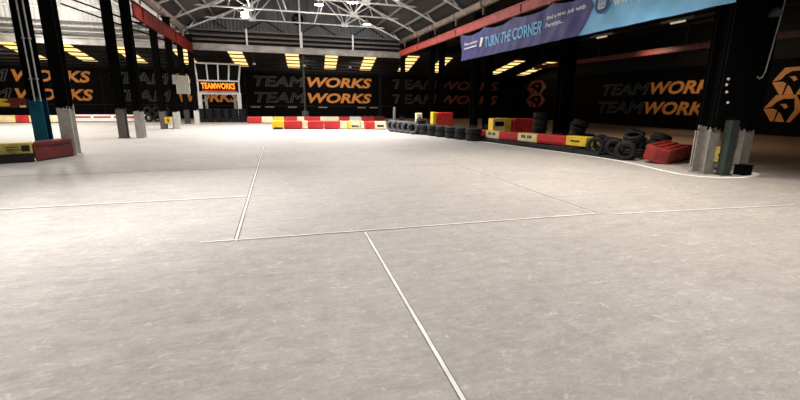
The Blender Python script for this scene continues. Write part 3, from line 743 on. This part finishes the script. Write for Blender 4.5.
kp = [(8.07, 16.35, .095), (8.22, 15.3, .115), (8.42, 14.17, .125), (8.62, 13.0, .145), (8.82, 12.0, .165), (9.03, 10.95, .185), (9.18, 10.0, .12), (9.22, 9.15, .06)]
for k in range(7):
    a, b = Vector(kp[k][:2]), Vector(kp[k + 1][:2]); dd = (b - a).normalized(); nn = Vector((-dd.y, dd.x)); a = a + dd * .01; b = b - dd * .01
    w = .72 if k < 5 else .5
    zt = min(kp[k][2], kp[k + 1][2])
    mb = MB().prism([tuple(a), tuple(b), tuple(b + nn * w), tuple(a + nn * w)], 0, zt)
    tag(mb.build('rubber_kerb', 'rubber', None, (a.x, a.y, 0), bevel=.02), 'low black rubber kerb under the barriers, %s length from the far end' % ORD[k], 'kerb', 'rubber kerb lengths')
# upright blocks behind the row
block([(9.30, 16.6), (10.25, 16.6), (10.32, 17.25), (9.42, 17.25)], 0, .87, 'yellow_plastic', 'tall yellow block with a dark printed panel behind the kerb row', None, (0, 1), [('pale', .02, .62, .1, .95), ('panel', .1, .58, .62, .85)])
block([(10.30, 16.5), (11.32, 16.5), (11.37, 17.15), (10.36, 17.15)], 0, .87, 'red_plastic', 'tall red block beside the tall yellow block and the tyre stack', None, (0, 1), [('rib', .05, .12, .1, .9), ('rib', .42, .58, .1, .9), ('rib', .88, .95, .1, .9)])
block([(7.55, 19.45), (7.75, 19.45), (7.78, 19.95), (7.60, 19.95)], 0, 1.08, 'yellow_plastic', 'narrow yellow upright block joined to the red one behind the flat tyre row', None, (0, 1))
block([(7.77, 19.4), (8.62, 19.4), (8.66, 19.9), (7.80, 19.9)], 0, 1.06, 'red_plastic', 'red upright block behind the flat double row of tyres', None, (0, 1), [('rib', .05, .95, .88, .93)])
block([(7.15, 20.75), (7.47, 20.75), (7.47, 21.05), (7.15, 21.05)], 0, 1.0, 'cream_plastic', 'small cream block poking up behind the pile of dark tyres', None, (0, 1), [('panel', .3, .7, .7, .8)])
t = thing('marker_post', 'short grey marker post standing behind the five upright tyres', 'post', (6.62, 21.0, 0))
MB().lathe([(.0, 0), (.14, 0), (.14, .05), (.07, .07)], 14, (6.38, 22.3, 0)).build('post_foot', 'rubber', t)
MB().lathe([(.075, .05), (.075, 1.22), (.06, 1.27), (0, 1.28)], 14, (6.38, 22.3, 0)).build('post_body', 'rubber_grey', t, smooth=True)
# tipped red blocks at the right
def tipped(c, yaw, L, D, H, roll, pitch, m, label, base):
    t = thing('barrier_block', label, 'barrier', c, 'tipped red barriers by the right columns')
    foot = [(-L / 2 + .12, -D / 2), (L / 2, -D / 2), (L / 2, D / 2), (-L / 2 + .12, D / 2), (-L / 2 + .03, D / 4), (-L / 2, 0), (-L / 2 + .03, -D / 4)]
    mt = Matrix.Translation(c) @ Matrix.Rotation(yaw, 4, 'Z') @ Matrix.Rotation(pitch, 4, 'Y') @ Matrix.Rotation(roll, 4, 'X')
    MB().prism(foot, 0, H).move(mt).build('shell', m, t, bevel=.03)
    for q in (-.28, .0, .28):
        MB().box((-L / 2 + .15, q * D - .03, H), (L / 2 - .08, q * D + .03, H + .025)).move(mt).build('top_rib', m, t)
    MB().box((-L / 2 + .2, -D / 2 - .012, .08), (L / 2 - .1, -D / 2, .11)).move(mt).build('moulded_rib', m, t)
    return t
tipped((10.13, 8.70, .075), R(19), 1.25, .62, .40, R(13), R(-3), 'dusty_red', 'dull red barrier block lying with its rounded end toward the tyre heap', None)
tipped((11.25, 8.95, .02), R(-8), 1.0, .45, .38, R(-4), R(3), 'dark_red', 'darker red barrier block lying behind the chipped white column', None)
# barriers across the far floor: front row
G = 'front row of barriers across the far floor'
fr = [(-.13, .51, 'yellow_plastic', 'yellow barrier at the left end of the front row', [('panel', .15, .9, .1, .25)]), (.53, 1.49, 'red_plastic', 'first red barrier from the left in the front row', [('rib', .1, .9, .3, .36)]),
      (1.51, 1.80, 'cream_plastic', 'small cream barrier between the first two red ones in the front row', None), (1.82, 2.70, 'red_plastic', 'second red barrier from the left in the front row', [('rib', .1, .9, .3, .36)]),
      (2.72, 3.60, 'red_plastic', 'third red barrier from the left in the front row', [('rib', .1, .9, .3, .36)]), (3.62, 3.98, 'cream_plastic', 'cream barrier left of the bright yellow one in the front row', None),
      (4.0, 4.73, 'yellow_plastic', 'bright yellow printed barrier in the middle of the front row', [('pale', .28, .98, .1, .95), ('panel', .35, .9, .25, .5)]), (4.76, 4.97, 'cream_plastic', 'narrow cream barrier right of the bright yellow one in the front row', None),
      (4.99, 5.53, 'red_plastic', 'red barrier near the five upright tyres in the front row', [('rib', .1, .9, .3, .36)]), (5.55, 6.20, 'cream_plastic', 'cream printed barrier touching the five upright tyres', [('panel', .2, .8, .3, .55)])]
for x0, x1, m, lab, tx in fr:
    y0 = 24.33 - (x0 + .13) * .125; y1 = 24.33 - (x1 + .13) * .125
    if x0 > 4.9: y0 -= .15; y1 -= .15
    if m == 'yellow_plastic' and x0 < 0: y0 -= .1; y1 -= .1
    block([(x0, y0), (x1, y1), (x1 + .05, y1 + .4), (x0 + .05, y0 + .4)], 0, .46, m, lab, G, (0, 1), tx)
G = 'rear row of barriers across the far floor'
rr_ = [(-1.80, -.86, 'red_plastic', 'red barrier at the left end of the rear row'), (-.84, -.05, 'cream_plastic', 'pale yellow barrier next to the left red one in the rear row'), (-.03, .72, 'yellow_plastic', 'yellow barrier seen above the yellow front one, in the rear row'),
       (.74, 1.60, 'red_plastic', 'red barrier seen above the first red front one, in the rear row'), (1.62, 2.12, 'cream_plastic', 'short cream barrier in the rear row'), (2.14, 3.26, 'red_plastic', 'red barrier seen above the second red front one, in the rear row'),
       (3.28, 4.65, 'cream_plastic', 'long cream barrier in the rear row'), (4.67, 5.42, 'red_plastic', 'red barrier left of the white one in the rear row'), (5.44, 6.34, 'white_plastic', 'white barrier in the rear row'),
       (6.36, 7.34, 'red_plastic', 'red barrier right of the white one in the rear row'), (7.36, 8.2, 'dark_red', 'dull red barrier at the right end of the rear row')]
for x0, x1, m, lab in rr_:
    block([(x0, 31.25), (x1, 31.22), (x1, 31.62), (x0, 31.65)], 0, .46, m, lab, G, (0, 1), [('rib', .08, .92, .3, .38)], bevel=.04)
G = 'barriers along the far left wall'
fl_ = [(-18.75, -17.8, 'red_plastic', 'red barrier at the far left edge'), (-17.78, -16.85, 'yellow_plastic', 'yellow barrier nearest the left edge of the far left row'), (-16.83, -15.9, 'yellow_plastic', 'yellow barrier left of the red one beside the blue-footed column'), (-15.88, -15.2, 'red_plastic', 'red barrier seen just left of the blue-footed column'),
       (-15.18, -14.3, 'yellow_plastic', 'yellow barrier seen right behind the blue-footed column'), (-14.28, -13.45, 'cream_plastic', 'cream barrier seen between the blue and the white column feet')]
for x0, x1, m, lab in fl_:
    block([(x0, 32.9), (x1, 32.85), (x1, 33.25), (x0, 33.3)], 0, .48, m, lab, G, (0, 1), [('rib', .08, .92, .3, .38)] + ([('pale', .02, .98, .1, .95)] if m == 'yellow_plastic' else []), bevel=.04)
for k in range(4):
    x0 = -13.4 + k * 1.22
    block([(x0, 34.1), (x0 + 1.2, 34.15), (x0 + 1.2, 34.55), (x0, 34.5)], 0, .50, 'white_plastic', 'white barrier with a red stripe at the far left, %s from the white-footed column' % ORD[k], G, (0, 1), [('red', .15, 1., .55, .78)] if k < 3 else [('red', .0, .4, .5, .8)], bevel=.03)
block([(-5.42, 25.2), (-5.26, 25.2), (-5.26, 25.5), (-5.42, 25.5)], 0, .64, 'white_plastic', 'small pale and yellow block between the third left column pair', None, (0, 1), None)
o = bpy.context.scene.objects[-1]

# ------------------------------------------------------------------ scoreboard stand
y = 34.0; X0, X1 = -5.15, -2.35
t = thing('scoreboard_stand', 'white framed stand with a glowing orange sign over the black tyres', 'scoreboard', ((X0 + X1) / 2, y, 0))
for x in (X0 + .05, X0 + .42, X1 - .38, X1 - .05):
    w = .14 if x in (X0 + .05, X1 - .05) else .09
    MB().box((x - w, y - .06 + (.3 if w == .09 else 0), 0), (x + w, y + .06 + (.3 if w == .09 else 0), 2.02)).build('leg', 'white_plastic' if w == .14 else 'board_grey', t)
MB().box((X0 - .08, y - .08, 1.98), (X1 + .08, y + .4, 2.10)).build('deck_beam', 'white_plastic', t)
sp = MB().box((X0, y - .05, 2.12), (X1, y + .1, 2.88)).build('sign_panel', 'led_black', t)
mb = MB(); put_text(mb, 'TEAMWORKS', (X0 + .22, y - .06, 2.36), (1, 0, 0), (0, 0, 1), X1 - X0 - .5, .44, .03); mb.build('sign_lettering', 'led_orange', sp)['label'] = 'glowing orange letters'
MB().box((X0 + .25, y - .07, 2.20), (X1 - .2, y - .055, 2.27)).build('sign_strip', 'led_red', sp); MB().box((X0 + .05, y - .07, 2.13), (X1 - .1, y - .055, 2.17)).build('sign_edge', 'white_plastic', sp)
for x in (X0, X1): MB().box((x - .05, y - .08, 2.1), (x + .05, y + .05, 2.95)).build('side_post', 'white_plastic', t)
MB().box((X0 - .05, y - .08, 2.90), (X1 + .05, y + .08, 3.0)).build('middle_rail', 'white_plastic', t)
MB().bar((X0 - .1, y - .25, 4.15), (X1 + .25, y - .25, 4.12), .10).build('top_rail', 'white_plastic', t)
for k in range(5):
    u = k / 4; xb = X0 + (X1 - X0) * u; xt = X0 - .05 + (X1 + .2 - X0 + .05) * u
    MB().bar((xb, y, 2.98), (xt, y - .25, 4.12), .085).build('rail_post', 'white_plastic', t)
    if k < 4:
        u2 = (k + 1) / 4; xb2 = X0 + (X1 - X0) * u2; xt2 = X0 - .05 + (X1 + .2 - X0 + .05) * u2
        MB().add([(xb, y + .03, 2.98), (xb2, y + .03, 2.98), (xt2, y - .21, 4.12), (xt, y - .21, 4.12)], [(0, 1, 2, 3)]).build('dark_pane', 'led_black', t)

# grey board on the third pair
t = thing('grey_board', 'pale grey board fixed to the column right of the small yellow block', 'board', (-4.5, 25.1, 1.85))
MB().prism([(-4.84, 24.98), (-4.2, 24.98), (-4.2, 25.10), (-4.84, 25.10)], 1.86, 2.78).build('panel', 'board_grey', t, bevel=.012)
MB().box((-4.98, 24.95, 2.35), (-4.84, 25.12, 2.82)).build('side_flap', 'board_grey', t); MB().box((-5.0, 25.1, 2.2), (-4.4, 25.245, 2.3)).build('bracket', 'black_steel', t)
t = thing('yellow_sign', 'small yellow square sign hung low on the dark column', 'sign', (-5.48, 25.22, .3))
MB().box((-5.62, 25.19, .30), (-5.30, 25.215, .64)).build('panel', 'yellow_plastic', t); mb = MB(); put_text(mb, '9', (-5.52, 25.19, .36), (1, 0, 0), (0, 0, 1), .13, .2, .02, lift=.004); mb.build('lettering', 'black_print', t)

# ------------------------------------------------------------------ light
W = bpy.data.worlds.new('dim_hall'); bpy.context.scene.world = W; W.use_nodes = True
W.node_tree.nodes['Background'].inputs['Color'].default_value = (.95, .97, 1., 1); W.node_tree.nodes['Background'].inputs['Strength'].default_value = .022
warm = (1, .97, .935)
for p, e in (((2.76, 25.0, 6.7), 520), ((6.1, 28.0, 6.37), 420), ((4.0, 21.6, 6.2), 450), ((5.6, 19.0, 5.95), 260), ((-1.29, 27.8, 6.4), 420)):
    light('POINT', 'lamp_light', p, e, warm, .18)
def down(p, e, cone=140, col=warm, rad=.3): light('SPOT', 'lamp_light', p, e, col, rad, (p[0], p[1], 0), cone)
down((2.6, 25, 6.6), 3500, 130); down((5.5, 20.5, 6.0), 2800, 115); down((-2, 26, 6.4), 3000, 130)
down((2.3, 16.0, 6.6), 1300, 130); down((-2.8, 19.5, 6.6), 2300, 120); down((-2.6, 12.5, 6.6), 1050, 125)
down((-2.0, 6.9, 6.4), 2300, 62); down((-4.4, 3.7, 6.4), 2100, 92)
down((2.4, 2.6, 6.6), 1650, 140); down((6.4, 8.8, 6.4), 2000, 100, (1, .92, .80)); down((6.8, 4.0, 6.4), 1700, 110, (1, .90, .76)); down((2.2, 9.5, 6.6), 1000, 160)
for p, e in (((-11.0, 16, 6.3), 1300), ((-12, 24, 6.3), 2000), ((-12.5, 30.0, 6.0), 1700), ((-17, 26, 6.3), 1500)): down(p, e, 140, (1, .97, .9))
for p, e in (((-12, 22, 6.2), 330), ((-12.5, 28.0, 6.2), 800), ((-9.5, 24.0, 6.4), 500)): light('POINT', 'lamp_light', p, e, (1, .96, .88), .25)
for x, e in ((-18, 300), (-10, 130), (2.5, 280), (7, 330)): light('SPOT', 'hoarding_light', (x, 34.3, 4.25), e, (1, .9, .78), .1, (x + .5, 40, 2.6), 110)
light('SPOT', 'aisle_fill', (19.0, 19.0, 5.2), 420, (1, .78, .55), .2, (25.9, 18, 1.6), 100)  # unseen fill spot added to brighten the right wall lettering
light('SPOT', 'aisle_fill', (15.0, 14.0, 5.2), 900, (1, .78, .55), .2, (16.5, 15, 0), 140)  # second added fill, lifts the aisle floor

# ------------------------------------------------------------------ camera
cam = bpy.data.cameras.new('camera'); cam.sensor_width = 36; cam.lens = 412 / 800 * 36; cam.clip_end = 200
co = bpy.data.objects.new('camera', cam); C.objects.link(co)
rt = Vector((.95769578, -.28760834, .01001149)); up = Vector((.05657932, .22228267, .9733392)); fw = Vector((.28216585, .9315964, -.22915186))
mw = Matrix((rt, up, -fw)).transposed().to_4x4(); mw.translation = Vector((0, 0, 1.5)); co.matrix_world = mw
bpy.context.scene.camera = co
bpy.context.scene.view_settings.view_transform = 'Standard'
bpy.context.scene.view_settings.look = 'None'
